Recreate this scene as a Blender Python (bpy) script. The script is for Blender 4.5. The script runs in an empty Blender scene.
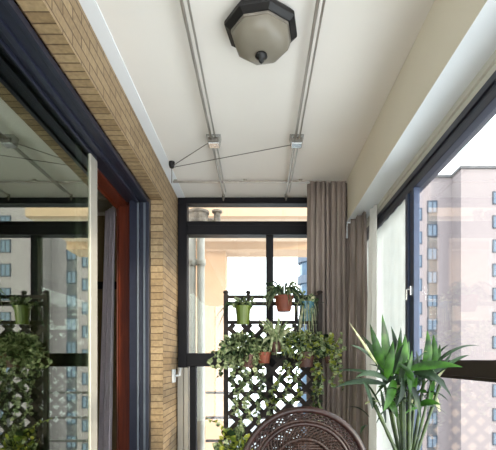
import bpy, bmesh, math, random
from mathutils import Vector, Matrix, noise
S = bpy.context.scene
C = S.collection
R = random.Random(7)
EYE = 1.2; F = 430.0
# ------------------------------------------------------------ camera, sky, sun, exposure
cam = bpy.data.objects.new('camera', bpy.data.cameras.new('camera')); C.objects.link(cam)
cam.location = (0, 0, EYE); cam.rotation_euler = (math.pi/2, 0, 0)
cam.data.sensor_width = 36; cam.data.lens = 36*F/496
cam.data.shift_x = -11/496; cam.data.shift_y = 135/496
cam.data.clip_start = 0.02; cam.data.clip_end = 500
S.camera = cam
w = bpy.data.worlds.new('sky'); S.world = w; w.use_nodes = True
bg = w.node_tree.nodes['Background']; bg.inputs[0].default_value = (0.90, 0.95, 1.0, 1); bg.inputs[1].default_value = 5.5
sun = bpy.data.objects.new('sun', bpy.data.lights.new('sun', 'SUN')); C.objects.link(sun)
sun.data.energy = 4.0; sun.data.angle = math.radians(4); sun.data.color = (1.0, 0.86, 0.66)
sun.rotation_euler = Vector((0.80, -0.78, 0.11)).to_track_quat('Z', 'Y').to_euler()
S.view_settings.view_transform = 'Standard'; S.view_settings.look = 'None'
S.view_settings.gamma = 1; S.view_settings.use_curve_mapping = False
S.view_settings.exposure = 0.0

# ------------------------------------------------------------ materials
def lin(c):
    return tuple((v/255/12.92 if v/255 <= .04045 else ((v/255+.055)/1.055)**2.4) for v in c)
def mat(name, col, rough=.6, metal=0, noise_s=None, amt=.12, bump=0, trans=0, stretch=(1,1,1), col2=None, spec=.5):
    m = bpy.data.materials.new(name); m.use_nodes = True; n = m.node_tree.nodes; l = m.node_tree.links
    b = n['Principled BSDF']; c = lin(col)
    b.inputs['Roughness'].default_value = rough; b.inputs['Metallic'].default_value = metal
    b.inputs['Specular IOR Level'].default_value = spec
    b.inputs['Base Color'].default_value = (*c, 1)
    if noise_s:
        tc = n.new('ShaderNodeTexCoord'); mp = n.new('ShaderNodeMapping'); mp.inputs['Scale'].default_value = stretch
        t = n.new('ShaderNodeTexNoise'); t.inputs['Scale'].default_value = noise_s; t.inputs['Detail'].default_value = 5
        r = n.new('ShaderNodeValToRGB')
        d = lin(col2) if col2 else tuple(v*(1-amt*2) for v in c)
        r.color_ramp.elements[0].position = .35; r.color_ramp.elements[1].position = .65
        r.color_ramp.elements[0].color = (*d, 1); r.color_ramp.elements[1].color = (*c, 1)
        l.new(tc.outputs['Object'], mp.inputs[0]); l.new(mp.outputs[0], t.inputs['Vector'])
        l.new(t.outputs['Fac'], r.inputs[0]); l.new(r.outputs[0], b.inputs['Base Color'])
        if bump:
            bp = n.new('ShaderNodeBump'); bp.inputs['Strength'].default_value = bump; bp.inputs['Distance'].default_value = .01
            l.new(t.outputs['Fac'], bp.inputs['Height']); l.new(bp.outputs[0], b.inputs['Normal'])
    if trans:
        tr = n.new('ShaderNodeBsdfTranslucent'); mx = n.new('ShaderNodeMixShader'); mx.inputs[0].default_value = trans
        if noise_s: l.new(r.outputs[0], tr.inputs[0])
        else: tr.inputs[0].default_value = (*c, 1)
        l.new(b.outputs[0], mx.inputs[1]); l.new(tr.outputs[0], mx.inputs[2]); l.new(mx.outputs[0], n['Material Output'].inputs[0])
    return m
def glass(name, tint=(.97, .99, .98), f0=.035, gl=(1, 1, 1), scale=.96):
    m = bpy.data.materials.new(name); m.use_nodes = True; n = m.node_tree.nodes; l = m.node_tree.links
    n.remove(n['Principled BSDF'])
    t = n.new('ShaderNodeBsdfTransparent'); t.inputs[0].default_value = (*tint, 1)
    g = n.new('ShaderNodeBsdfGlossy'); g.inputs[0].default_value = (*gl, 1); g.inputs['Roughness'].default_value = 0
    f = n.new('ShaderNodeLayerWeight'); f.inputs[0].default_value = .5
    p = n.new('ShaderNodeMath'); p.operation = 'POWER'; p.inputs[1].default_value = 5
    a = n.new('ShaderNodeMath'); a.operation = 'MULTIPLY_ADD'; a.use_clamp = True; a.inputs[1].default_value = scale; a.inputs[2].default_value = f0
    mx = n.new('ShaderNodeMixShader'); l.new(f.outputs['Facing'], p.inputs[0]); l.new(p.outputs[0], a.inputs[0]); l.new(a.outputs[0], mx.inputs[0])
    l.new(t.outputs[0], mx.inputs[1]); l.new(g.outputs[0], mx.inputs[2]); l.new(mx.outputs[0], n['Material Output'].inputs[0])
    return m
def brick(name, ax, ay, bw=.21, bh=.046):
    m = bpy.data.materials.new(name); m.use_nodes = True; n = m.node_tree.nodes; l = m.node_tree.links; b = n['Principled BSDF']
    tc = n.new('ShaderNodeTexCoord'); s = n.new('ShaderNodeSeparateXYZ'); c = n.new('ShaderNodeCombineXYZ')
    l.new(tc.outputs['Object'], s.inputs[0]); l.new(s.outputs[ax], c.inputs[0]); l.new(s.outputs[ay], c.inputs[1])
    t = n.new('ShaderNodeTexBrick'); t.inputs['Scale'].default_value = 1; t.inputs['Brick Width'].default_value = bw
    t.inputs['Row Height'].default_value = bh; t.inputs['Mortar Size'].default_value = .0035; t.inputs['Mortar Smooth'].default_value = .3
    t.inputs['Color1'].default_value = (*lin((164, 140, 106)), 1); t.inputs['Color2'].default_value = (*lin((138, 114, 82)), 1)
    t.inputs['Mortar'].default_value = (*lin((92, 70, 46)), 1)
    no = n.new('ShaderNodeTexNoise'); no.inputs['Scale'].default_value = 60
    mx = n.new('ShaderNodeMixRGB'); mx.blend_type = 'OVERLAY'; mx.inputs[0].default_value = .45
    l.new(tc.outputs['Object'], no.inputs['Vector']); l.new(c.outputs[0], t.inputs['Vector'])
    l.new(t.outputs['Color'], mx.inputs[1]); l.new(no.outputs['Fac'], mx.inputs[2]); l.new(mx.outputs[0], b.inputs['Base Color'])
    bp = n.new('ShaderNodeBump'); bp.invert = True; bp.inputs['Strength'].default_value = .6; bp.inputs['Distance'].default_value = .004
    l.new(t.outputs['Fac'], bp.inputs['Height']); l.new(bp.outputs[0], b.inputs['Normal']); b.inputs['Roughness'].default_value = .6
    return m
M = {}
M['brickYZ'] = brick('tan_tile_face', 1, 2, .15, .045); M['brickXY'] = brick('tan_tile_soffit', 0, 1, .3); M['brickXZ'] = brick('tan_tile_reveal', 0, 2)
M['ceil'] = mat('ceiling_paint', (230, 225, 219), .8, noise_s=3, amt=.012)
M['cove'] = mat('cove_paint', (232, 236, 240), .7, noise_s=4, amt=.01)
M['beam'] = mat('beam_paint', (222, 214, 198), .8, noise_s=3, amt=.015)
M['trimw'] = mat('light_trim', (205, 202, 192), .6, noise_s=6, amt=.02)
M['floor'] = mat('floor_tile', (150, 125, 95), .4, noise_s=8, amt=.1)
M['frame'] = mat('charcoal_aluminium', (40, 43, 58), .4, metal=.1, noise_s=30, amt=.08)
M['frameb'] = mat('blue_grey_aluminium', (52, 64, 90), .4, metal=.1, noise_s=30, amt=.05)
M['framed'] = mat('dark_brown_aluminium', (40, 32, 34), .45, noise_s=30, amt=.08)
M['framek'] = mat('black_aluminium', (15, 13, 19), .5, noise_s=30, amt=.08, spec=.25)
M['ridge'] = mat('grey_aluminium_ridge', (120, 128, 138), .35, metal=.4, noise_s=30, amt=.05)
M['stile'] = mat('brushed_cream_aluminium', (184, 178, 166), .4, metal=.2, noise_s=20, amt=.04, stretch=(1, 1, .1))
M['wood'] = mat('red_brown_wood', (112, 46, 22), .4, noise_s=9, amt=.2, stretch=(8, 8, .5))
M['glass'] = glass('window_glass')
M['dglass'] = glass('door_glass', (.50, .57, .50), .30, (.90, .95, .84))
M['room'] = mat('room_plaster', (150, 130, 92), .8, noise_s=4, amt=.05)
M['roomc'] = mat('room_cornice', (170, 165, 150), .8, noise_s=4, amt=.05)
M['dark'] = mat('dark_wood', (40, 30, 24), .6, noise_s=9, amt=.1)
M['chrome'] = mat('chrome', (190, 190, 188), .25, metal=.9, noise_s=20, amt=.05)
M['rod'] = mat('rod_metal', (182, 174, 164), .35, metal=.7, noise_s=25, amt=.12, stretch=(1, .3, 1))
M['cable'] = mat('cable_grey', (110, 104, 96), .6, noise_s=50, amt=.1)
M['black'] = mat('black_metal', (18, 15, 16), .5, metal=.1, noise_s=30, amt=.1)
M['frost'] = mat('frosted_glass', (150, 142, 128), .35, noise_s=9, amt=.06, trans=.25)
M['taupe'] = mat('taupe_cloth', (160, 145, 136), .9, noise_s=14, amt=.18, trans=.05, stretch=(1, 1, .2))
M['sheer'] = None
M['white'] = mat('white_cloth', (244, 242, 238), .9, noise_s=10, amt=.02, trans=.2)
M['greyc'] = mat('grey_white_cloth', (236, 226, 232), .9, noise_s=10, amt=.05, trans=.3)
M['plastic'] = mat('white_plastic', (215, 220, 225), .4, noise_s=10, amt=.03)
M['trel'] = mat('dark_stained_wood', (34, 20, 15), .7, noise_s=12, amt=.2, stretch=(4, 4, 1))
M['rattan'] = mat('dark_rattan', (46, 21, 17), .4, noise_s=40, amt=.25)
M['weave'] = mat('brown_weave', (56, 33, 25), .55, noise_s=60, amt=.3, bump=.6)
M['peach'] = mat('peach_render', (166, 138, 113), .85, noise_s=5, amt=.04)
M['soff'] = mat('soffit_render', (176, 156, 136), .85, noise_s=5, amt=.04)
M['pipe'] = mat('grey_pipe', (190, 186, 176), .5, noise_s=10, amt=.06)
M['pipeg'] = mat('stained_pipe', (130, 118, 104), .7, noise_s=22, amt=.25)
M['bld'] = mat('pinkish_cladding', (126, 116, 117), .85, noise_s=1.2, amt=.02)
M['cap'] = mat('grey_parapet', (78, 77, 80), .8, noise_s=1.2, amt=.05)
M['wfr'] = mat('blue_window_frame', (42, 54, 70), .5, noise_s=3, amt=.05)
M['wgl'] = mat('distant_glass', (84, 98, 114), .15, noise_s=2, amt=.1)
M['twr'] = mat('blue_grey_tower', (74, 84, 98), .6, noise_s=.5, amt=.1)
M['twg'] = mat('tower_glass', (50, 80, 104), .2, noise_s=.8, amt=.15)
M['gnd'] = mat('pale_ground', (150, 156, 158), .9, noise_s=.06, amt=.2)
def leafm(n, a, b, s=25, t=.3): return mat(n, a, .45, noise_s=s, col2=b, trans=t)
M['ivy'] = leafm('ivy_leaf', (172, 186, 140), (40, 64, 38), 60, .4)
M['var'] = leafm('variegated_leaf', (220, 224, 180), (104, 136, 84), 45, .45)
M['yel'] = leafm('yellow_green_leaf', (190, 192, 84), (104, 132, 50), 30, .45)
M['dkl'] = leafm('dark_leaf', (52, 78, 46), (18, 34, 22), t=.3)
M['pale'] = leafm('pale_leaf', (226, 222, 186), (130, 146, 90), 30)
M['bam'] = leafm('bamboo_leaf', (62, 112, 28), (18, 50, 12), 22, .28)
M['bamd'] = leafm('bamboo_leaf_dark', (38, 66, 32), (12, 30, 16), 12, .2)
M['cane'] = mat('bamboo_cane', (58, 78, 30), .4, noise_s=18, col2=(22, 40, 14), stretch=(1, 1, 2))
M['gpot'] = mat('lime_green_pot', (80, 98, 30), .4, noise_s=12, amt=.08)
M['terra'] = mat('terracotta_pot', (128, 62, 40), .6, noise_s=14, amt=.15)
M['teal'] = mat('teal_glaze', (70, 118, 132), .25, noise_s=10, amt=.2)
M['dpot'] = mat('dark_brown_pot', (84, 50, 40), .5, noise_s=14, amt=.15)
M['soil'] = mat('soil', (50, 38, 28), .95, noise_s=60, amt=.2)
M['ceramic'] = mat('white_ceramic', (205, 205, 200), .25, noise_s=8, amt=.03)
def sheer():
    m = bpy.data.materials.new('sheer_white'); m.use_nodes = True; n = m.node_tree.nodes; l = m.node_tree.links
    b = n['Principled BSDF']; tc = n.new('ShaderNodeTexCoord'); t = n.new('ShaderNodeTexNoise'); t.inputs['Scale'].default_value = 6
    r = n.new('ShaderNodeValToRGB'); r.color_ramp.elements[0].color = (.60, .62, .60, 1); r.color_ramp.elements[1].color = (.76, .77, .75, 1)
    l.new(tc.outputs['Object'], t.inputs['Vector']); l.new(t.outputs['Fac'], r.inputs[0]); l.new(r.outputs[0], b.inputs['Base Color'])
    b.inputs['Roughness'].default_value = .9
    tl = n.new('ShaderNodeBsdfTranslucent'); l.new(r.outputs[0], tl.inputs[0]); tp = n.new('ShaderNodeBsdfTransparent')
    m1 = n.new('ShaderNodeMixShader'); m1.inputs[0].default_value = .35; m2 = n.new('ShaderNodeMixShader'); m2.inputs[0].default_value = .27
    l.new(b.outputs[0], m1.inputs[1]); l.new(tl.outputs[0], m1.inputs[2]); l.new(m1.outputs[0], m2.inputs[1]); l.new(tp.outputs[0], m2.inputs[2])
    l.new(m2.outputs[0], n['Material Output'].inputs[0]); return m
M['sheer'] = sheer()

# ------------------------------------------------------------ helpers
def Z(h): return EYE + h
def P(x, y, d): return Vector(((x-259)*d/F, d, EYE + (360-y)*d/F))
def wloc(o):
    v = Vector(o.location)
    while o.parent: o = o.parent; v += o.location
    return v
def obj(name, bm, m, parent=None, origin=None, smooth=False, bevel=0):
    bmesh.ops.recalc_face_normals(bm, faces=bm.faces[:])
    me = bpy.data.meshes.new(name)
    off = wloc(parent) if parent else Vector((0, 0, 0))
    if origin is None: origin = off
    bmesh.ops.translate(bm, verts=bm.verts[:], vec=-Vector(origin))
    if smooth:
        for f in bm.faces: f.smooth = True
    bm.to_mesh(me); bm.free()
    for mm in (m if isinstance(m, (list, tuple)) else [m]): me.materials.append(mm)
    o = bpy.data.objects.new(name, me); C.objects.link(o); o.location = Vector(origin)-off
    if parent: o.parent = parent
    if bevel:
        b = o.modifiers.new('bevel', 'BEVEL'); b.width = bevel; b.segments = 2; b.limit_method = 'ANGLE'
    return o
def tag(o, label, cat, group=None):
    o['label'] = label; o['category'] = cat
    if group: o['group'] = group
    return o
def thing(name, label, cat, loc=(0, 0, 0), group=None):
    o = bpy.data.objects.new(name, None); o.empty_display_size = .1; C.objects.link(o); o.location = loc
    return tag(o, label, cat, group)
def struct(name, bm, m, parent=None, bevel=0):
    o = obj(name, bm, m, parent, bevel=bevel)
    if not parent: o['kind'] = 'structure'
    return o
def sthing(name, loc):
    o = bpy.data.objects.new(name, None); C.objects.link(o); o.location = loc; o['kind'] = 'structure'; return o
def box(bm, x0, x1, y0, y1, z0, z1, mi=0):
    v = [bm.verts.new((x, y, z)) for x in (x0, x1) for y in (y0, y1) for z in (z0, z1)]
    for q in ((0, 1, 3, 2), (4, 6, 7, 5), (0, 4, 5, 1), (2, 3, 7, 6), (0, 2, 6, 4), (1, 5, 7, 3)):
        f = bm.faces.new([v[i] for i in q]); f.material_index = mi
    return bm
def B(*a): return box(bmesh.new(), *a)
def boxes(*l):
    bm = bmesh.new()
    for a in l: box(bm, *a)
    return bm
def tube(bm, pts, r, seg=8, cap=True, closed=False):
    pts = [Vector(p) for p in pts]; n = len(pts); rs = r if isinstance(r, (list, tuple)) else [r]*n; rings = []; prev = None
    for i, p in enumerate(pts):
        if closed: t = pts[(i+1) % n]-pts[i-1]
        else: t = pts[min(i+1, n-1)]-pts[max(i-1, 0)]
        t.normalize()
        if prev is None: a = Vector((0, 0, 1)) if abs(t.z) < .9 else Vector((1, 0, 0))
        else: a = prev
        u = (a-t*a.dot(t)).normalized(); prev = u; v = t.cross(u)
        rings.append([bm.verts.new(p+(u*math.cos(2*math.pi*k/seg)+v*math.sin(2*math.pi*k/seg))*rs[i]) for k in range(seg)])
    for i in range(n if closed else n-1):
        A, D = rings[i], rings[(i+1) % n]
        for k in range(seg): bm.faces.new((A[k], A[(k+1) % seg], D[(k+1) % seg], D[k]))
    if cap and not closed: bm.faces.new(rings[0]); bm.faces.new(rings[-1][::-1])
    return bm
def T(pts, r, seg=8, **k): return tube(bmesh.new(), pts, r, seg, **k)
def lathe(prof, cx, cy, seg=20, rot=0, bm=None):
    bm = bm or bmesh.new(); rings = []
    for r, z in prof:
        if r < 1e-5: rings.append([bm.verts.new((cx, cy, z))])
        else: rings.append([bm.verts.new((cx+r*math.cos(rot+2*math.pi*k/seg), cy+r*math.sin(rot+2*math.pi*k/seg), z)) for k in range(seg)])
    for A, D in zip(rings, rings[1:]):
        for k in range(seg):
            q = [A[k % len(A)], A[(k+1) % seg % len(A)], D[(k+1) % seg % len(D)], D[k % len(D)]]
            u = []
            for x in q:
                if x not in u: u.append(x)
            if len(u) > 2: bm.faces.new(u)
    return bm
def blade(bm, pts, w, side=None, fold=.25, mi=0):
    """a leaf blade: spine points, half-width w, a mid-rib fold, lens outline"""
    pts = [Vector(p) for p in pts]; n = len(pts); L = []; roll = math.sin(sum(pts[-1])*977)*1.2
    for i, p in enumerate(pts):
        t = (pts[min(i+1, n-1)]-pts[max(i-1, 0)]).normalized()
        s = side.copy() if side else Vector((0, 0, 1)).cross(t)
        s = s - t*s.dot(t)
        if s.length < 1e-3: s = Vector((1, 0, 0))
        s.normalize(); s = s if side else Matrix.Rotation(roll, 3, t) @ s; nr = t.cross(s)
        f = i/(n-1); ww = w*(math.sin(math.pi*min(1, f*.93+.05)**.75))
        if i == n-1: ww = w*.02
        L.append((bm.verts.new(p+s*ww+nr*ww*fold), bm.verts.new(p), bm.verts.new(p-s*ww+nr*ww*fold)))
    for a, b in zip(L, L[1:]):
        for k in (0, 1):
            f = bm.faces.new((a[k], a[k+1], b[k+1], b[k])); f.material_index = mi; f.smooth = True
def arc(a, b, sag, n=7, bow=Vector((0, 0, 0))):
    a = Vector(a); b = Vector(b); o = []
    for i in range(n):
        t = i/(n-1); o.append(a.lerp(b, t)+(Vector((0, 0, sag))+bow)*4*t*(1-t))
    return o
def smallleaf(bm, p, d, size, mi=0, rnd=R):
    d = d.normalized(); s = d.cross(Vector((rnd.uniform(-1, 1), rnd.uniform(-1, 1), rnd.uniform(-1, 1))))
    if s.length < .1: s = Vector((1, 0, 0))
    s.normalize(); n = d.cross(s)
    o = [(0, 0), (.22, .42), (.6, .36), (1, 0), (.6, -.36), (.22, -.42)]
    v = [bm.verts.new(p+(d*a+s*b+n*(-.12*a*a))*size) for a, b in o]
    m = bm.verts.new(p+d*size*.5+n*size*.08)
    for k in range(6):
        f = bm.faces.new((v[k], v[(k+1) % 6], m)); f.material_index = mi; f.smooth = True
def clump(centre, rad, n, size, mats, rnd, droop=.5):
    """rounded mass of small leaves, each leaf its own outline"""
    bm = bmesh.new(); c = Vector(centre); k = len(mats)
    for _ in range(n):
        while True:
            q = Vector((rnd.uniform(-1, 1), rnd.uniform(-1, 1), rnd.uniform(-1, 1)))
            if q.length < 1: break
        p = c+Vector((q.x*rad[0], q.y*rad[1], q.z*rad[2]))
        d = q+Vector((rnd.gauss(0, .4), rnd.gauss(0, .4)-.3, -droop+rnd.gauss(0, .4)))
        smallleaf(bm, p, d, size*rnd.uniform(.6, 1.3), rnd.randrange(k), rnd)
    return bm
def vine(bm, pts, size, step, rnd, nm, stem=.0022):
    pts = [Vector(p) for p in pts]; tube(bm, pts, stem, 4)
    for a, b in zip(pts, pts[1:]):
        L = (b-a).length; n = max(1, int(L/step))
        for i in range(n):
            p = a.lerp(b, (i+rnd.random())/n)
            smallleaf(bm, p, Vector((rnd.gauss(0, 1), rnd.gauss(-.3, .6), rnd.gauss(-.4, .6))), size*rnd.uniform(.6, 1.3), rnd.randrange(nm), rnd)

# ------------------------------------------------------------ setting
Y0 = -1.5; YF = 3.47
XL, XR = -.65, .77
struct('floor', B(-4.2, .95, Y0, 3.75, -.12, 0), M['floor'])
struct('ceiling', B(-.97, .635, Y0, 3.6, Z(1.30), Z(1.42)), M['ceil'])
struct('trim_1', B(XL, -.59, Y0, YF-.002, Z(1.295), Z(1.30)), M['cove'])
bm = bmesh.new()                                            # beam over the side window
box(bm, .635, .95, Y0, 3.6, Z(1.0), Z(1.42), 0)
o = struct('trim_2', bm, [M['beam'], M['cove']])
for p in o.data.polygons:
    if p.normal.z < -.5: p.material_index = 1
struct('trim_3', boxes((.762, .80, Y0, YF, Z(.972), Z(1.0)), (.772, .80, Y0, YF, Z(.945), Z(.972))), M['trimw'], bevel=.002)
# left wall: brick lintel, brick pier, cladding faces get their own course direction
def brickwork(name, bm):
    o = struct(name, bm, [M['brickYZ'], M['brickXY'], M['brickXZ']])
    for p in o.data.polygons:
        n = p.normal; p.material_index = 0 if abs(n.x) > .5 else (1 if abs(n.z) > .5 else 2)
    return o
bm = boxes((-.73, XL, Y0, 2.91, Z(1.08), Z(1.30)), (-.73, XL, 2.91, YF+.12, 0, Z(1.30)), (-.868, -.73, 2.91, YF+.12, 0, Z(1.42)), (-.97, -.868, 2.99, YF+.12, 0, Z(1.42)), (-.868, -.73, Y0, 2.91, Z(1.10), Z(1.42)), (-.97, -.868, Y0, 2.99, Z(1.10), Z(1.42)))
brickwork('wall_left', bm)
# room behind the sliding door
struct('wall_room_back', B(-4.3, -4.2, Y0, 3.75, 0, Z(1.42)), M['room'])
struct('wall_room_end', boxes((-4.2, -.97, 3.65, 3.75, 0, Z(1.42))), M['room'])
struct('wall_room_front', B(-4.2, -.97, Y0-.1, Y0, 0, Z(1.42)), M['room'])
struct('ceiling_room', B(-4.3, -.97, Y0-.1, 3.75, Z(1.42), Z(1.5)), M['roomc'])
struct('trim_4', boxes((-4.2, -.98, 3.55, 3.65, Z(1.22), Z(1.42)), (-4.2, -.98, 3.50, 3.56, Z(1.32), Z(1.42))), M['roomc'], bevel=.01)
struct('trim_5', B(-4.2, -1.0, 3.62, 3.65, Z(.60), Z(.66)), M['dark'])
# side window parapet and far parapet
struct('wall_right', B(XR+.005, .93, Y0, YF+.12, 0, Z(-.86)), M['cove'])
struct('wall_far', B(-.73, .77, YF, YF+.12, 0, Z(-.86)), M['cove'])

# side window
w1 = sthing('window_1', (XR+.03, 1, Z(-.86)))
fr = struct('window_frame', boxes((XR, .83, Y0, YF, Z(.915), Z(.945)), (XR+.008, .83, Y0, YF, Z(.892), Z(.915)), (XR, .83, Y0, YF, Z(.858), Z(.892)),
    (XR, .84, Y0, YF, Z(-.86), Z(-.82)), (XR, .84, YF-.05, YF, Z(-.82), Z(.858))), M['frame'], w1, bevel=.003)
mu = struct('mullion', boxes((XR-.004, .797, 2.13, 2.165, Z(-.82), Z(.858)), (XR+.006, .797, 2.165, 2.215, Z(-.82), Z(.858)), (XR-.004, .797, 2.215, 2.255, Z(-.82), Z(.858))), M['frameb'], w1, bevel=.003)
struct('mullion', boxes((XR, .83, -.2, -.08, Z(-.82), Z(.858))), M['frameb'], w1, bevel=.003)
struct('transom', boxes((XR, .797, -.08, 2.13, Z(-.062), Z(.0)), (XR+.01, .80, -.08, 2.13, Z(-.075), Z(-.062))), M['framed'], w1, bevel=.003)
struct('window_pane', boxes((.788, .793, 2.255, YF-.05, Z(-.82), Z(.858))), M['glass'], w1)
struct('window_pane', boxes((.788, .793, -.08, 2.13, Z(0), Z(.858))), M['glass'], w1)
struct('window_pane', boxes((.788, .793, -.08, 2.13, Z(-.82), Z(-.075))), M['glass'], w1)
bm = boxes((XR-.014, XR-.004, 2.15, 2.165, Z(.325), Z(.37))); tube(bm, [(XR-.014, 2.157, Z(.355)), (XR-.03, 2.157, Z(.352)), (XR-.032, 2.157, Z(.30))], .0045)
struct('window_handle', bm, M['chrome'], w1)
# far window
w2 = sthing('window_2', (0, YF, Z(-.86)))
f = struct('window_frame', boxes((XL+.002, -.575, YF-.04, YF+.06, Z(-.86), Z(1.25)), (XL+.002, XR, YF-.04, YF+.06, Z(1.25), Z(1.298)),
    (-.575, XR, YF-.035, YF+.06, Z(1.075), Z(1.11)), (-.575, XR, YF-.045, YF+.06, Z(1.0), Z(1.075)), (.70, XR, YF-.035, YF+.06, Z(-.86), Z(1.0))), M['framek'], w2, bevel=.004)
struct('mullion', B(.057, .115, YF-.03, YF+.055, Z(-.84), Z(1.0)), M['framek'], w2, bevel=.004)
struct('transom', B(-.575, .70, YF-.045, YF+.06, Z(-.052), Z(.055)), M['framek'], w2, bevel=.004)
struct('casement_post', B(-.555, -.505, YF-.03, YF+.05, Z(-.84), Z(-.052)), M['framek'], w2, bevel=.004)
struct('window_frame', boxes((-.645, -.60, YF-.075, YF-.045, Z(-.86), Z(-.06)), (-.598, -.56, YF-.065, YF-.045, Z(-.86), Z(-.06))), M['stile'], w2, bevel=.004)
struct('window_pane', B(-.575, .70, YF, YF+.006, Z(1.11), Z(1.25)), M['glass'], w2)
struct('window_pane', B(-.575, .057, YF, YF+.006, Z(.055), Z(1.0)), M['glass'], w2)
struct('window_pane', B(.115, .70, YF, YF+.006, Z(.055), Z(1.0)), M['glass'], w2)
struct('window_pane', boxes((-.505, .057, YF, YF+.006, Z(-.84), Z(-.052)), (.115, .70, YF, YF+.006, Z(-.84), Z(-.052))), M['glass'], w2)

# sliding door: frame, wooden lining, two glazed leaves
d1 = sthing('door_1', (-.79, 1, 0))
struct('door_frame', boxes((-.755, -.735, Y0, 2.90, Z(1.05), Z(1.078)), (-.80, -.755, Y0, 2.90, Z(1.062), Z(1.078)), (-.822, -.80, Y0, 2.90, Z(1.048), Z(1.078)), (-.895, -.822, Y0, 2.90, Z(1.064), Z(1.098)),
    (-.755, -.732, 2.86, 2.905, 0, Z(1.078)), (-.80, -.755, 2.885, 2.905, 0, Z(1.078)), (-.866, -.80, 2.87, 2.905, 0, Z(1.078)),
    (-.895, -.732, Y0, 2.90, 0, .02)), M['frame'], d1, bevel=.002)
struct('weather_strip', boxes((-.772, -.757, 2.87, 2.885, .02, Z(1.05)), (-.812, -.800, 2.862, 2.87, .02, Z(1.05))), M['ridge'], d1)
struct('door_lining', boxes((-.967, -.870, 2.955, 2.985, 0, Z(1.098)), (-.967, -.898, Y0, 2.955, Z(1.055), Z(1.098)), (-.98, -.972, 2.955, 3.0, 0, Z(1.12)), (-.98, -.972, Y0, 2.955, Z(1.035), Z(1.12))), M['wood'], d1, bevel=.003)
def leaf_door(x, y0, y1, sm, sw, grp):
    l = struct('door_leaf', boxes((x-.0095, x+.0095, y0, y1, .10, .17), (x-.0095, x+.0095, y0, y1, Z(1.046), Z(1.062)), (x-.0095, x+.0095, y0, y0+.08, .17, Z(1.046))), M['frame'], d1, bevel=.003)
    struct('door_stile', B(x-.0105, x+.0105, y1-sw, y1+.002, .10, Z(1.046)), sm, l, bevel=.004)
    struct('door_pane', B(x-.003, x+.003, y0+.08, y1-sw, .17, Z(1.046)), M['dglass'], l)
leaf_door(-.860, Y0+.02, 2.262, M['stile'], .09, 0)
l = leaf_door(-.8835, Y0+.02, 2.12, M['stile'], .05, 0)
# curtain inside the room
def cloth(name, path, ztop, zbot, folds, amp, m, thick=.003, n=None, flare=1.0, lean=Vector((0, 0, 0)), parent=None, ph=0):
    bm = bmesh.new(); n = n or folds*10; rows = 14; g = []
    pts = [Vector(p) for p in path]; seg = [0]
    for a, b in zip(pts, pts[1:]): seg.append(seg[-1]+(b-a).length)
    for j in range(rows+1):
        t = j/rows; row = []
        for i in range(n+1):
            s = i/n*seg[-1]; k = 0
            while k < len(pts)-2 and s > seg[k+1]: k += 1
            u = (s-seg[k])/(seg[k+1]-seg[k]); p = pts[k].lerp(pts[k+1], u); tg = (pts[k+1]-pts[k]).normalized(); nr = Vector((-tg.y, tg.x))
            w_ = 1+.35*noise.noise(Vector((i*.13, t*1.5, ph)))
            q = p+nr*amp*math.sin(2*math.pi*folds*i/n+.5*math.sin(i*.37+ph)+.4*math.sin(t*3))*(.75+.35*t)*w_
            q = q+tg*amp*.45*math.sin(4*math.pi*folds*i/n+ph)
            c = (pts[0]+pts[-1])/2; q = c+(q-c)*(1+(flare-1)*t)
            row.append(bm.verts.new((q.x+lean.x*t, q.y+lean.y*t, ztop+(zbot-ztop)*t)))
        g.append(row)
    for a, b in zip(g, g[1:]):
        for k in range(n): f = bm.faces.new((a[k], a[k+1], b[k+1], b[k])); f.smooth = True
    o = obj(name, bm, m, parent, origin=None if parent else (pts[0].x, pts[0].y, zbot))
    s = o.modifiers.new('solid', 'SOLIDIFY'); s.thickness = thick
    return o
tag(cloth('curtain', [(-1.02, 3.06), (-1.14, 3.20)], Z(1.10), .03, 5, .014, M['greyc'], flare=1.3, lean=Vector((-.05, -.01, 0)), ph=3), 'grey white curtain hanging inside the dark room past the sliding door', 'curtain')

# ------------------------------------------------------------ outside
tag(obj('ground', B(-120, 160, 8, 260, -26, -25), M['gnd']), 'pale paved ground far below the balcony', 'ground'); bpy.data.objects['ground']['kind'] = 'structure'
# apartment block seen through the side window
def H(y, d): return EYE+(360-y)*d/F
YA, YB = 52.4, 50.0
bt = thing('apartment_building', 'pinkish grey flat roofed apartment block seen through the side window', 'building', (27, 50, -25))
obj('wall', boxes((14, 23.5, YA, 66, -25, H(178, YA))), M['bld'], bt)
obj('wall', boxes((23.5, 62, YB, 66, -25, H(169, YB))), M['bld'], bt)
obj('parapet', boxes((13.8, 23.4, YA-.25, 66, H(178, YA), H(175.5, YA)), (23.3, 62, YB-.25, 66, H(169, YB), H(166.5, YB))), M['cap'], bt)
obj('spandrel_strip', boxes((20.5, 21.7, YA-.02, YA, -25, H(201, YA))), M['cap'], bt)
first = None
def win(cx, y, zc, w_=1.2, h=1.5):
    global first
    if first is None:
        a = obj('window', boxes((-w_/2, w_/2, -.12, .02, h/2-.12, h/2), (-w_/2, w_/2, -.12, .02, -h/2, -h/2+.12), (-w_/2, -w_/2+.12, -.12, .02, -h/2, h/2), (w_/2-.12, w_/2, -.12, .02, -h/2, h/2), (-.05, .07, -.1, .02, -h/2, h/2)), M['wfr'])
        p = obj('pane', boxes((-w_/2+.1, w_/2-.1, -.07, .0, -h/2+.1, h/2-.1)), M['wgl'], a); first = (a, p)
    else:
        a = first[0].copy(); C.objects.link(a); p = first[1].copy(); C.objects.link(p); p.parent = a
    a.parent = bt; a.location = Vector((cx, y, zc))-bt.location
for k in range(13):
    zc = H(207, YA)-k*2.86
    win(21.1, YA, zc)
    win(19.25, YA, zc-.9)
    win(16.2, YA, zc)
    zb = H(198, YB)-k*2.8
    win(27.75, YB, zb); win(31.5, YB, zb); win(35.5, YB, zb)
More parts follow.
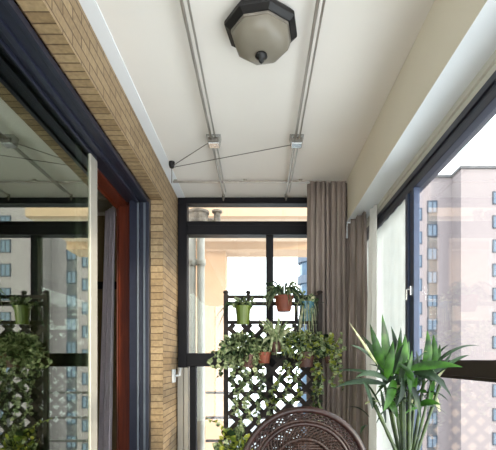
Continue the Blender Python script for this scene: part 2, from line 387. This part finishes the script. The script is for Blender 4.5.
# rounded tower through the far window
tw = thing('tower_block', 'blue grey tower with rounded glazed balconies seen beyond the trellis', 'building', (9, 64, -25))
obj('wall', boxes((7.0, 13, 62, 74, -25, 34)), M['twr'], tw)
for k in range(19):
    z = -24+k*3.0
    bay = obj('balcony', lathe([(0, z), (1.9, z), (1.9, z+1.1), (1.7, z+1.1), (1.7, z+.3), (0, z+.3)], 7.4, 61.6, 18), M['twr'], tw)
    obj('glazing', lathe([(1.5, z+1.0), (1.5, z+2.99)], 7.4, 61.6, 12), M['twg'], bay)
# neighbouring part of this building: wall, slab, pipes, rail
nb = thing('neighbouring_wall', 'peach rendered outer wall and slab seen through the end window', 'building', (-1.5, 6.1, -25))
obj('wall', B(-4, -.47, 6.05, 6.4, -25, Z(1.53)), M['peach'], nb)
obj('beam', boxes((-4, .95, 5.95, 6.4, Z(1.53), Z(2.4)), ), M['peach'], nb)
obj('slab', boxes((-4, .95, 5.0, 5.95, Z(1.64), Z(2.4)), ), M['soff'], nb)
obj('fascia', boxes((-4, .95, 4.9, 5.0, Z(1.64), Z(2.4)), ), M['peach'], nb)
for X, lab in ((-.60, 'pale grey drainpipe outside the end window, nearer the brick pier'), (-.52, 'pale grey drainpipe outside the end window, nearer the peach wall')):
    t = thing('drainpipe', lab, 'pipe', (X, 3.85, -3), 'drainpipes outside the end window')
    obj('pipe', T([(X, 3.85, -3), (X, 3.85, Z(1.22))], .034, 14), M['pipe'], t, smooth=True)
    obj('pipe_collar', lathe([(.034, Z(.85)), (.042, Z(.85)), (.042, Z(.90)), (.034, Z(.90))], X, 3.85, 14), M['pipe'], t, smooth=True)
pj = thing('pipe_junction', 'stained grey pipe elbow with a capped riser above the end window bar', 'pipe', (-.52, 3.85, Z(1.22)))
obj('elbow', lathe([(0, Z(1.222)), (.09, Z(1.222)), (.085, Z(1.30)), (.095, Z(1.31)), (.095, Z(1.33)), (0, Z(1.335))], -.54, 3.85, 18), M['pipeg'], pj, smooth=False)
obj('riser', lathe([(0, Z(1.222)), (.03, Z(1.222)), (.03, Z(1.31)), (.048, Z(1.32)), (.048, Z(1.335)), (0, Z(1.34))], -.375, 3.85, 14), M['pipeg'], pj)
obj('link_pipe', T([(-.46, 3.85, Z(1.25)), (-.40, 3.85, Z(1.25))], .02, 10), M['pipeg'], pj)
rl = thing('outdoor_rail', 'dark horizontal safety bars outside below the end window bar', 'railing', (0, 5.0, -.2))
for h in (-.38, -.67, -.94):
    obj('rail_bar', B(-.62, 1.2, 4.985, 5.015, Z(h)-.014, Z(h)+.014), M['framed'], rl)
obj('rail_post', boxes((1.2, 1.24, 4.97, 5.03, -25, Z(-.3))), M['framed'], rl)
obj('rail_post', boxes((-.66, -.62, 4.97, 5.03, -25, Z(-.3))), M['peach'], rl)

# ------------------------------------------------------------ ceiling lamp
lx, ly = .009, 1.66; rt = math.radians(12)
lp = thing('ceiling_lamp', 'octagonal black ceiling lamp with frosted faceted glass bowl', 'lamp', (lx, ly, Z(1.30)))
obj('base_plate', lathe([(0, Z(1.3)), (.130, Z(1.3)), (.144, Z(1.284)), (.144, Z(1.270)), (.124, Z(1.256)), (0, Z(1.256))], lx, ly, 8, rt), M['black'], lp, bevel=.002)
obj('glass_bowl', lathe([(.116, Z(1.255)), (.116, Z(1.238)), (.106, Z(1.212)), (.085, Z(1.195)), (.05, Z(1.183)), (0, Z(1.178))], lx, ly, 8, rt), M['frost'], lp, smooth=True)
obj('glass_rim', lathe([(.1165, Z(1.2555)), (.119, Z(1.2555)), (.119, Z(1.246)), (.1165, Z(1.246))], lx, ly, 8, rt), M['rod'], lp)
obj('finial', lathe([(0, Z(1.182)), (.022, Z(1.178)), (.024, Z(1.170)), (.014, Z(1.163)), (.009, Z(1.158)), (.010, Z(1.152)), (0, Z(1.142))], lx, ly, 16), M['black'], lp, smooth=True)

# ------------------------------------------------------------ clothes airer
def airer(x, lab):
    t = thing('drying_rail', lab, 'drying rail', (x, 1, Z(1.27)), 'ceiling drying rails')
    obj('rod', T([(x-.011, Y0+.3, Z(1.262)), (x-.011, 3.30, Z(1.262))], .0065, 10), M['rod'], t, smooth=True)
    obj('rod', T([(x+.012, Y0+.3, Z(1.266)), (x+.012, 3.24, Z(1.266))], .0045, 10), M['rod'], t, smooth=True)
    obj('end_knob', lathe([(0, Z(1.275)), (.010, Z(1.27)), (.010, Z(1.245)), (.004, Z(1.225)), (0, Z(1.22))], x-.011, 3.30, 10), M['cable'], t, smooth=True)
    bm = bmesh.new(); yb = 2.50
    v = [bm.verts.new((x+a*s, yb+b, Z(c))) for c, s in ((1.299, 1.0), (1.245, .75)) for a, b in ((-.042, -.03), (.042, -.03), (.042, .03), (-.042, .03))]
    for q in ((0, 1, 2, 3), (7, 6, 5, 4), (0, 4, 5, 1), (1, 5, 6, 2), (2, 6, 7, 3), (3, 7, 4, 0)): bm.faces.new([v[i] for i in q])
    br = obj('pulley_bracket', bm, M['chrome'], t, bevel=.003)
    obj('pulley_wheel', T([(x-.030, yb-.034, Z(1.262)), (x+.030, yb-.034, Z(1.262))], .014, 12), M['cable'], br)
    return t
airer(-.262, 'left metal drying rail with chrome pulley on the white ceiling')
airer(.218, 'right metal drying rail with chrome pulley near the lamp and beam')
cb = thing('cable_pulley', 'small black cable pulley on the ceiling corner above the brick pier', 'pulley', (-.572, 2.82, Z(1.3)))
obj('pulley_body', lathe([(0, Z(1.299)), (.020, Z(1.299)), (.020, Z(1.28)), (.013, Z(1.26)), (0, Z(1.257))], -.572, 2.82, 12), M['black'], cb)
obj('cable', T([(-.572, 2.82, Z(1.27)), (-.295, 2.50, Z(1.262))], .0025, 6), M['cable'], cb)
obj('cable', T([(-.572, 2.82, Z(1.262)), (.185, 2.49, Z(1.245))], .0025, 6), M['cable'], cb)
obj('cable', T([(-.572, 2.82, Z(1.26)), (-.572, 2.82, Z(1.16))], .003, 6), M['cable'], cb)
ct = thing('curtain_track', 'thin pale curtain track across the ceiling before the end window', 'curtain track', (0, 3.10, Z(1.3)))
obj('track', boxes((-.62, .63, 3.092, 3.108, Z(1.278), Z(1.29))), M['rod'], ct, bevel=.002)
for x in (-.60, -.1, .3): obj('bracket', B(x-.012, x+.012, 3.085, 3.115, Z(1.29), Z(1.30)), M['rod'], ct)

# ------------------------------------------------------------ curtains
c1 = tag(cloth('curtain', [(.358, 3.10), (.618, 3.10)], Z(1.276), .02, 7, .040, M['taupe'], n=90, flare=1.06, ph=1), 'taupe floor length curtain gathered beside the end window behind the trellis', 'curtain')
c2 = tag(cloth('curtain', [(.668, 3.19), (.672, 3.05), (.728, 2.88)], Z(1.0)-.004, .02, 4, .030, M['taupe'], n=70, flare=1.35, lean=Vector((-.03, -.10, 0)), ph=5), 'taupe curtain bunched in the corner below the beam', 'curtain')
c3 = tag(cloth('curtain', [(.733, 2.86), (.748, 2.74)], Z(1.0)-.01, .02, 2, .012, M['white'], n=36, flare=1.9, lean=Vector((-.045, -.02, 0)), ph=8), 'white lining curtain at the front edge of the corner curtain', 'curtain')
c4 = tag(cloth('sheer_curtain', [(.780, 2.262), (.780, 3.405)], Z(.856), Z(-.81), 9, .0035, M['sheer'], thick=.0012, n=120, ph=2), 'translucent white sheer covering the side window pane left of the mullion', 'curtain')
hk = thing('curtain_tieback', 'small cream hook holding the corner curtain below the beam', 'hook', P(347, 224, 3.05))
p = P(347, 224, 3.05)
obj('hook', T([p+Vector((0, 0, .012)), p+Vector((.05, .02, .014)), p+Vector((.07, .04, .03))], .006, 8), M['plastic'], hk, smooth=True)
obj('pull', T([p, p+Vector((0, 0, -.06)), p+Vector((0, 0, -.10))], [.003, .004, .008], 8), M['plastic'], hk, smooth=True)
wb = thing('wall_bracket', 'small white plastic bracket on the brick pier beside the end window', 'bracket', (XL, 3.25, Z(-.13)))
obj('back_plate', B(XL+.001, XL+.014, 3.20, 3.29, Z(-.17), Z(-.07)), M['plastic'], wb, bevel=.003)
obj('arm', T([(XL+.014, 3.25, Z(-.12)), (XL+.05, 3.25, Z(-.115)), (XL+.055, 3.26, Z(-.06))], .009, 8), M['plastic'], wb, smooth=True)

# ------------------------------------------------------------ trellis
TY = 3.0; tx0, tx1 = -.230, .424; tt = Z(.458)
tr = thing('trellis', 'dark stained wooden lattice trellis hung with potted plants', 'trellis', ((tx0+tx1)/2, TY, 0))
for x in (tx0, tx1):
    po = obj('post', B(x-.016, x+.016, TY-.016, TY+.016, 0, tt), M['trel'], tr, bevel=.003)
    obj('finial', lathe([(0, tt), (.016, tt), (.013, tt+.004), (.021, tt+.010), (.021, tt+.018), (.012, tt+.026), (0, tt+.028)], x, TY, 12), M['trel'], po, smooth=True)
for x in (-.075, .26):
    s_ = obj('post_stub', B(x-.012, x+.012, TY-.012, TY+.012, Z(.265), tt), M['trel'], tr, bevel=.002)
    obj('finial', lathe([(0, tt), (.012, tt), (.018, tt+.010), (.018, tt+.02), (0, tt+.03)], x, TY, 12), M['trel'], s_, smooth=True)
for z0, z1 in ((tt-.030, tt-.006), (tt-.080, tt-.052), (Z(.25), Z(.275)), (.08, .11)):
    obj('rail', B(tx0+.016, tx1-.016, TY-.010, TY+.010, z0, z1), M['trel'], tr, bevel=.002)
bm = bmesh.new(); z0, z1 = .11, Z(.25); xa, xb = tx0+.016, tx1-.016; pitch = .118
for sg in (1, -1):
    k = -20
    while k < 20:
        k += 1
        # line x = c + sg*(z - z0)
        cc = xa+k*pitch+(0 if sg == 1 else .02); pts = []
        zlo, zhi = z0, z1
        if sg == 1: zlo = max(z0, z0+(xa-cc)); zhi = min(z1, z0+(xb-cc))
        else: zlo = max(z0, z0+(cc-xb)); zhi = min(z1, z0+(cc-xa))
        if zhi-zlo < .02: continue
        a = Vector((cc+sg*(zlo-z0), TY-.005*sg, zlo)); b = Vector((cc+sg*(zhi-z0), TY-.005*sg, zhi))
        d = (b-a).normalized(); n_ = Vector((d.z, 0, -d.x))*.0165; t_ = Vector((0, .004, 0))
        v = [bm.verts.new(q) for q in (a-n_-t_, a+n_-t_, a+n_+t_, a-n_+t_, b-n_-t_, b+n_-t_, b+n_+t_, b-n_+t_)]
        for q in ((0, 1, 2, 3), (7, 6, 5, 4), (0, 4, 5, 1), (1, 5, 6, 2), (2, 6, 7, 3), (3, 7, 4, 0)): bm.faces.new([v[i] for i in q])
obj('lattice', bm, M['trel'], tr)
obj('foot', boxes((tx0-.02, tx0+.02, TY-.15, TY+.06, 0, .03)), M['trel'], tr); obj('foot', boxes((tx1-.02, tx1+.02, TY-.15, TY+.06, 0, .03)), M['trel'], tr)

# ------------------------------------------------------------ plants on the trellis
PY = 2.93
def pot(t, c, r0, r1, h, m, seg=16, hook=True):
    """round tapered pot, top rim at c"""
    x, y, z = c
    o = obj('pot', lathe([(0, z-h), (r0, z-h), (r1, z-.012), (r1+.004, z-.012), (r1+.004, z), (r1-.004, z), (r1-.006, z-.014), (0, z-.014)], x, y, seg), m, t, smooth=False)
    obj('soil', lathe([(0, z-.006), (r1-.006, z-.0125)], x, y, seg), M['soil'], t)
    if hook: obj('hanger', T([(x, y+r1*.9, z-.005), (x, y+r1+.004, z+.03), (x, TY-.0, z+.045)], .003, 6), M['black'], t)
    return o
def plant(name, lab, cat, c, grp='potted plants on the trellis'): return thing(name, lab, cat, c, grp)
# lime green pot
rg = random.Random(3)
c = P(243, 306, PY-.01); t = plant('hanging_plant', 'dark leafy plant in a lime green pot at the top left of the trellis', 'potted plant', c)
pot(t, c, .040, .052, .125, M['gpot'])
bm = clump(c+Vector((0, 0, .022)), (.062, .04, .028), 90, .035, [1, 1], rg)
for q in ((222, 318, 217, 330), (224, 312, 213, 322)):
    blade(bm, arc(P(232, 302, PY-.02), P(q[2], q[3], PY-.05), .02), .005)
    blade(bm, arc(P(230, 303, PY-.02), P(q[0], q[1]-4, PY-.03), .02), .005)
obj('foliage', bm, [M['dkl'], M['ivy']], t)
# terracotta pot with spider plant
c = P(284, 296, PY-.03); t = plant('hanging_plant', 'arching spider plant in a terracotta pot on the middle of the top rail', 'potted plant', c)
pot(t, c, .045, .062, .105, M['terra'])
bm = bmesh.new()
for i in range(70):
    a = rg.uniform(0, 6.28); L = rg.uniform(.09, .20); b = c+Vector((math.cos(a)*.02, math.sin(a)*.015, 0))
    e = c+Vector((math.cos(a)*L, math.sin(a)*L*.6, rg.uniform(-.11, .02)))
    blade(bm, arc(b, e, rg.uniform(.05, .10)), .0075, mi=rg.randrange(2))
obj('foliage', bm, [M['ivy'], M['dkl']], t)
# teal pot with pale trailing plant
c = P(307, 302, PY-.02); t = plant('hanging_plant', 'pale trailing plant in a teal blue pot at the top right of the trellis', 'potted plant', c)
pot(t, c, .036, .05, .13, M['teal'])
bm = bmesh.new()
for i in range(30):
    a = rg.uniform(3.3, 6.1) if i % 4 else rg.uniform(0, 6.28); b = c+Vector((math.cos(a)*.03, math.sin(a)*.03, .005))
    e = c+Vector((math.cos(a)*rg.uniform(.05, .10), math.sin(a)*.075, rg.uniform(-.30, -.05)))
    blade(bm, arc(b, e, rg.uniform(.03, .07)), .004, mi=rg.randrange(3))
for i in range(40):
    smallleaf(bm, c+Vector((rg.gauss(0, .04), rg.gauss(-.02, .02), rg.gauss(.015, .015))), Vector((rg.gauss(0, 1), -.3, rg.gauss(0, .6))), .03, rg.randrange(3), rg)
obj('foliage', bm, [M['ivy'], M['pale'], M['dkl']], t)
# pale spider plant, centre
c = P(276, 342, PY-.07); t = plant('hanging_plant', 'cream striped spider plant spilling over the middle of the lattice', 'potted plant', c)
pot(t, c, .03, .04, .07, M['dpot'])
bm = bmesh.new()
for i in range(80):
    a = rg.uniform(0, 6.28); b = c+Vector((math.cos(a)*.015, math.sin(a)*.015, 0)); L = rg.uniform(.05, .15)
    e = c+Vector((math.cos(a)*L, math.sin(a)*L*.6-.01, rg.uniform(-.11, .16)))
    blade(bm, arc(b, e, rg.uniform(.02, .06)), .008, mi=rg.randrange(3))
obj('foliage', bm, [M['pale'], M['var'], M['var']], t)
# large ivy left
c = P(248, 354, PY-.04); t = plant('ivy_plant', 'dense dark ivy in a brown pot at the left of the lattice', 'potted plant', c)
pot(t, c, .05, .065, .09, M['dpot'])
bm = clump(P(244, 349, PY-.05), (.155, .07, .10), 620, .038, [1, 1, 1, 1], rg)
for q in ([(236, 360), (232, 380), (236, 398)], [(250, 360), (252, 384), (246, 404), (250, 420)], [(262, 362), (262, 388), (256, 410), (262, 428)], [(242, 365), (240, 392), (232, 415)], [(256, 370), (262, 396), (272, 414)], [(246, 374), (236, 400), (244, 430)]):
    vine(bm, [P(a, b, PY-.03+rg.uniform(-.01, .02)) for a, b in q], .030, .009, rg, 4)
for e in ((210, 352), (208, 360), (214, 368), (219, 376), (232, 383), (250, 385), (262, 380)):
    vine(bm, [P(236, 350, PY-.05), P((236+e[0])/2, 350+(e[1]-350)*.2, PY-.09), P(e[0], e[1], PY-.07)], .032, .012, rg, 4)
obj('foliage', bm, [M['ivy'], M['dkl'], M['ivy'], M['var']], t)
# red-brown pot between
c = P(264, 352, PY-.06); t = plant('ivy_plant', 'small leafy plant in a red brown pot at the centre of the lattice', 'potted plant', c)
pot(t, c, .035, .045, .075, M['terra'])
bm = clump(c+Vector((0, 0, .03)), (.06, .05, .045), 110, .032, [1]*3, rg)
obj('foliage', bm, [M['ivy'], M['dkl'], M['var']], t)
# variegated ivy right
c = P(306, 352, PY-.05); t = plant('ivy_plant', 'variegated ivy in a dark pot trailing down the right of the lattice', 'potted plant', c)
pot(t, c, .045, .058, .10, M['dpot'])
bm = clump(P(306, 345, PY-.06), (.19, .06, .085), 640, .034, [1]*4, rg)
for q in ([(300, 360), (296, 375), (300, 392), (292, 402)], [(285, 360), (280, 378), (272, 392), (276, 408)], [(318, 360), (322, 378), (318, 398), (321, 420)],
          [(314, 360), (316, 385), (312, 410), (316, 425)], [(325, 350), (333, 345), (338, 352), (336, 372)], [(290, 362), (288, 385), (284, 398), (266, 402)]):
    vine(bm, [P(a, b, PY-.07+rg.uniform(-.01, .02)) for a, b in q], .032, .0065, rg, 4)
obj('foliage', bm, [M['var'], M['ivy'], M['dkl'], M['yel']], t)
# yellow-green vine in front of curtain
c = P(329, 356, PY-.02); t = plant('trailing_plant', 'yellow green climbing sprays against the taupe curtain right of the trellis', 'potted plant', c)
pot(t, c, .022, .03, .05, M['dpot'], hook=False)
obj('hanger', T([c+Vector((-.03, 0, -.01)), c+Vector((-.06, .03, .0)), Vector((tx1+.01, TY, c.z+.01))], .003, 6), M['black'], t)
bm = bmesh.new()
for q in ([(329, 354), (336, 345), (341, 336), (343, 333)], [(329, 354), (338, 350), (345, 348)], [(330, 355), (338, 366), (340, 380), (344, 388)], [(328, 354), (326, 340), (331, 332)], [(330, 356), (334, 372), (331, 386)]):
    vine(bm, [P(a, b, PY-.06) for a, b in q], .034, .010, rg, 3)
obj('foliage', bm, [M['yel'], M['var'], M['ivy']], t)
# low yellow plant
c = P(236, 452, 2.80); t = plant('potted_croton', 'yellow and green leafed plant low at the left foot of the trellis', 'potted plant', (c.x, c.y, 0), None)
obj('pot', lathe([(0, 0), (.10, 0), (.13, .36), (.14, .36), (.14, .38), (.125, .38), (.12, .35), (0, .35)], c.x, c.y, 20), M['terra'], t)
bm = clump(P(234, 456, 2.80), (.10, .08, .16), 240, .055, [1]*3, rg, droop=-.2)
vine(bm, [P(232, 440, 2.8), P(222, 425, 2.82), P(206, 418, 2.84)], .03, .012, rg, 3)
tube(bm, [(c.x, c.y, .35), (c.x, c.y, c.z)], .006, 6)
obj('foliage', bm, [M['yel'], M['ivy'], M['dkl']], t)

# ------------------------------------------------------------ round backed rattan chair
cx, cy = .192, 1.82; zc = Z(-.472)
ch = thing('rattan_chair', 'dark brown rattan armchair with a round woven back', 'chair', (cx, cy-.02, 0))
def hoop(r, y, tr_, n=48, sx=1.0): return T([(cx+sx*r*math.cos(2*math.pi*k/n), y, zc+r*math.sin(2*math.pi*k/n)) for k in range(n)], tr_, 8, closed=True)
obj('back_hoop', hoop(.262, cy, .014), M['rattan'], ch, smooth=True)
obj('back_hoop', hoop(.215, cy+.008, .007), M['weave'], ch, smooth=True)
obj('back_hoop', hoop(.200, cy+.010, .010), M['rattan'], ch, smooth=True)
obj('back_hoop', hoop(.135, cy+.02, .008), M['weave'], ch, smooth=True)
def ringband(r0, r1, y0, y1, strands, nr, tr_):
    bm = bmesh.new(); n = strands
    for k in range(n):
        for s in (1, -1):
            p = []
            for i in range(5):
                f = i/4; a = 2*math.pi*k/n+s*f*.35; r = r0+(r1-r0)*f
                p.append((cx+r*math.cos(a), y0+(y1-y0)*f+s*.002, zc+r*math.sin(a)))
            tube(bm, p, tr_, 5)
    return bm
obj('back_weave', ringband(.205, .258, cy+.01, cy, 56, 1, .0042), M['rattan'], ch, smooth=True)
obj('back_weave', ringband(.135, .198, cy+.02, cy+.01, 60, 1, .0042), M['weave'], ch, smooth=True)
bm = bmesh.new()
for k in range(-11, 12):
    o_ = k*.0115; L = math.sqrt(max(.133**2-o_**2, 0))
    tube(bm, [(cx+o_, cy+.03, zc-L), (cx+o_, cy+.036, zc), (cx+o_, cy+.03, zc+L)], .0048, 5)
    tube(bm, [(cx-L, cy+.026, zc+o_), (cx, cy+.032, zc+o_), (cx+L, cy+.026, zc+o_)], .0048, 5)
obj('back_panel', bm, M['weave'], ch, smooth=True)
sy = cy-.21
obj('seat', lathe([(0, .40), (.225, .40), (.24, .42), (.235, .445), (.21, .455), (0, .45)], cx, sy, 32), M['weave'], ch, smooth=True)
for sx, yy in ((-1, .15), (1, .15), (-1, -.15), (1, -.15)):
    obj('leg', T([(cx+sx*.16, sy+yy, .41), (cx+sx*.17, sy+yy*1.1, .2), (cx+sx*.185, sy+yy*1.2, 0)], [.018, .016, .014], 10), M['rattan'], ch, smooth=True)
for s in (-1, 1):
    obj('arm', T([(cx+s*.25, cy-.005, .70), (cx+s*.26, cy-.10, .69), (cx+s*.25, cy-.22, .66), (cx+s*.225, cy-.29, .55), (cx+s*.215, cy-.27, .43)], .014, 10), M['rattan'], ch, smooth=True)

# ------------------------------------------------------------ lucky bamboo
BD = 1.40
bx_, by_ = P(407, 450, BD).x, BD
vb = thing('bamboo_plant', 'lucky bamboo with upright bright green leaves beside the side window', 'potted plant', (bx_, by_, 0))
obj('pot', lathe([(0, 0), (.062, 0), (.066, .02), (.058, .10), (.056, .55), (.064, .66), (.066, .68), (.060, .68), (.056, .655), (0, .65)], bx_, by_, 28), M['ceramic'], vb, smooth=True)
canes = [(382, 372, .04), (375, 405, -.04), (392, 372, -.02), (398, 366, .05), (404, 372, .0), (410, 378, -.05), (417, 372, .04), (424, 380, .0), (434, 372, -.03), (440, 384, .05), (388, 392, .02), (402, 385, -.03)]
tops = []
for i, (x, y, dy) in enumerate(canes):
    e = P(x, y, BD+dy); b = Vector((bx_+(x-407)*.0009, by_+dy*.6, .652))
    mid = P(407+(x-407)*.30+R.uniform(-1, 1), 450, BD+dy*.8)
    pts = []; rr = []
    for k in range(13):
        u = k/12; q = b.lerp(mid, u*2) if u < .5 else mid.lerp(e, (u-.5)*2)
        q = q+Vector(((1-abs(2*u-1))*.004*(1 if x > 407 else -1), 0, 0)); pts.append(q); rr.append(.0062 if k % 2 else .0078)
    obj('cane', T(pts, [r*(.85 if i % 2 else .7) for r in rr], 8), M['cane'], vb, smooth=True); tops.append(e)
LV = [  # base x,y  tip x,y  half width(px), depth offset base, tip, sag(px), material, facing
 (388, 372, 382, 314, 5.5, .0, -.03, 0, 0), (384, 375, 370, 324, 4.5, -.02, -.04, 0, 0), (393, 372, 401, 327, 4.0, .02, .05, 0, 1), (398, 374, 405, 334, 4.8, -.03, -.05, 0, 0),
 (391, 376, 399, 336, 4.5, -.04, -.03, 0, 0), (380, 370, 362, 335, 3.5, .0, .0, 3, 1), (386, 380, 393, 340, 4.5, -.05, -.07, 2, 0), (402, 376, 409, 340, 4.0, -.01, .02, 2, 0), (378, 366, 349, 322, 1.3, -.04, -.06, -4, 2), (384, 372, 350, 345, 2.6, -.03, -.08, 6, 1),
 (424, 374, 427, 330, 4.6, -.02, -.03, 0, 0), (430, 375, 433, 334, 4.2, .0, -.02, 0, 0), (434, 372, 440, 344, 3.2, .03, .03, 0, 0), (428, 378, 452, 351, 2.2, .02, .05, 4, 1), (432, 368, 480, 346, 1.6, .02, .06, 8, 1),
 (440, 372, 470, 355, 2.2, -.02, .0, 3, 1), (408, 370, 463, 367, 4.8, -.06, -.12, 3, 0), (386, 384, 334, 388, 3.4, -.04, -.10, 5, 1), (392, 378, 330, 371, 1.8, -.02, -.02, 4, 1), (388, 380, 355, 378, 3.5, -.07, -.12, 6, 1),
 (418, 376, 452, 398, 5.0, -.04, -.08, 8, 1), (414, 374, 440, 384, 4.5, -.03, -.08, 6, 1), (418, 406, 441, 405, 3.4, -.03, -.09, 3, 0), (418, 408, 405, 414, 1.6, -.02, -.07, 2, 0), (394, 380, 383, 412, 4.5, -.05, -.1, 6, 0), (386, 396, 397, 418, 3.5, -.04, -.07, 3, 0),
 (402, 378, 395, 408, 2.6, -.06, -.08, 4, 1), (410, 380, 421, 420, 2.8, -.05, -.07, 5, 1), (398, 376, 374, 398, 2.4, -.03, -.03, 5, 1), (404, 382, 412, 350, 3.0, -.06, -.08, 0, 0), (382, 378, 376, 345, 3.0, .02, .02, 0, 1),
 (412, 384, 398, 362, 3.2, -.07, -.10, 2, 0), (420, 386, 416, 350, 3.0, .02, .04, 0, 1), (436, 382, 447, 392, 2.6, -.02, -.05, 5, 1), (400, 370, 384, 350, 3.2, .05, .08, 2, 1), (406, 372, 424, 352, 2.6, .03, .08, 2, 1), (396, 368, 391, 326, 3.6, .05, .07, 0, 1)]
bm = bmesh.new()
for i, (x0, y0, x1, y1, w_, d0, d1_, sag, mi) in enumerate(LV):
    a = P(x0, y0, BD+d0); b = P(x1, y1, BD+d1_)
    if abs(y1-y0) > abs(x1-x0):
        blade(bm, arc(a, b, 0, 9, Vector((R.uniform(-.006, .006), -.02, 0))), w_*BD/F*.95, side=Vector((1, R.uniform(-.5, .5), .1)), fold=.35, mi=mi)
    else:
        blade(bm, arc(a, b, sag*BD/F, 9), w_*BD/F*1.0, side=Vector((0, .55, .8)), fold=.3, mi=mi)
for i in range(72):
    t = R.choice(tops); a = t+Vector((R.gauss(0, .012), R.gauss(0, .03), R.uniform(-.10, .02))); an = R.uniform(0, 6.28); L = R.uniform(.05, .13)
    e = a+Vector((math.cos(an)*L*.75, math.sin(an)*L*.6, R.uniform(-.04, .11)))
    blade(bm, arc(a, e, .015, 8), R.uniform(.004, .010), side=Vector((R.uniform(-.6, .6)+math.sin(an), math.cos(an), .3)), fold=.3, mi=R.choice((0, 1, 1, 1, 2)))
obj('foliage', bm, [M['bam'], M['bamd'], M['pale']], vb)
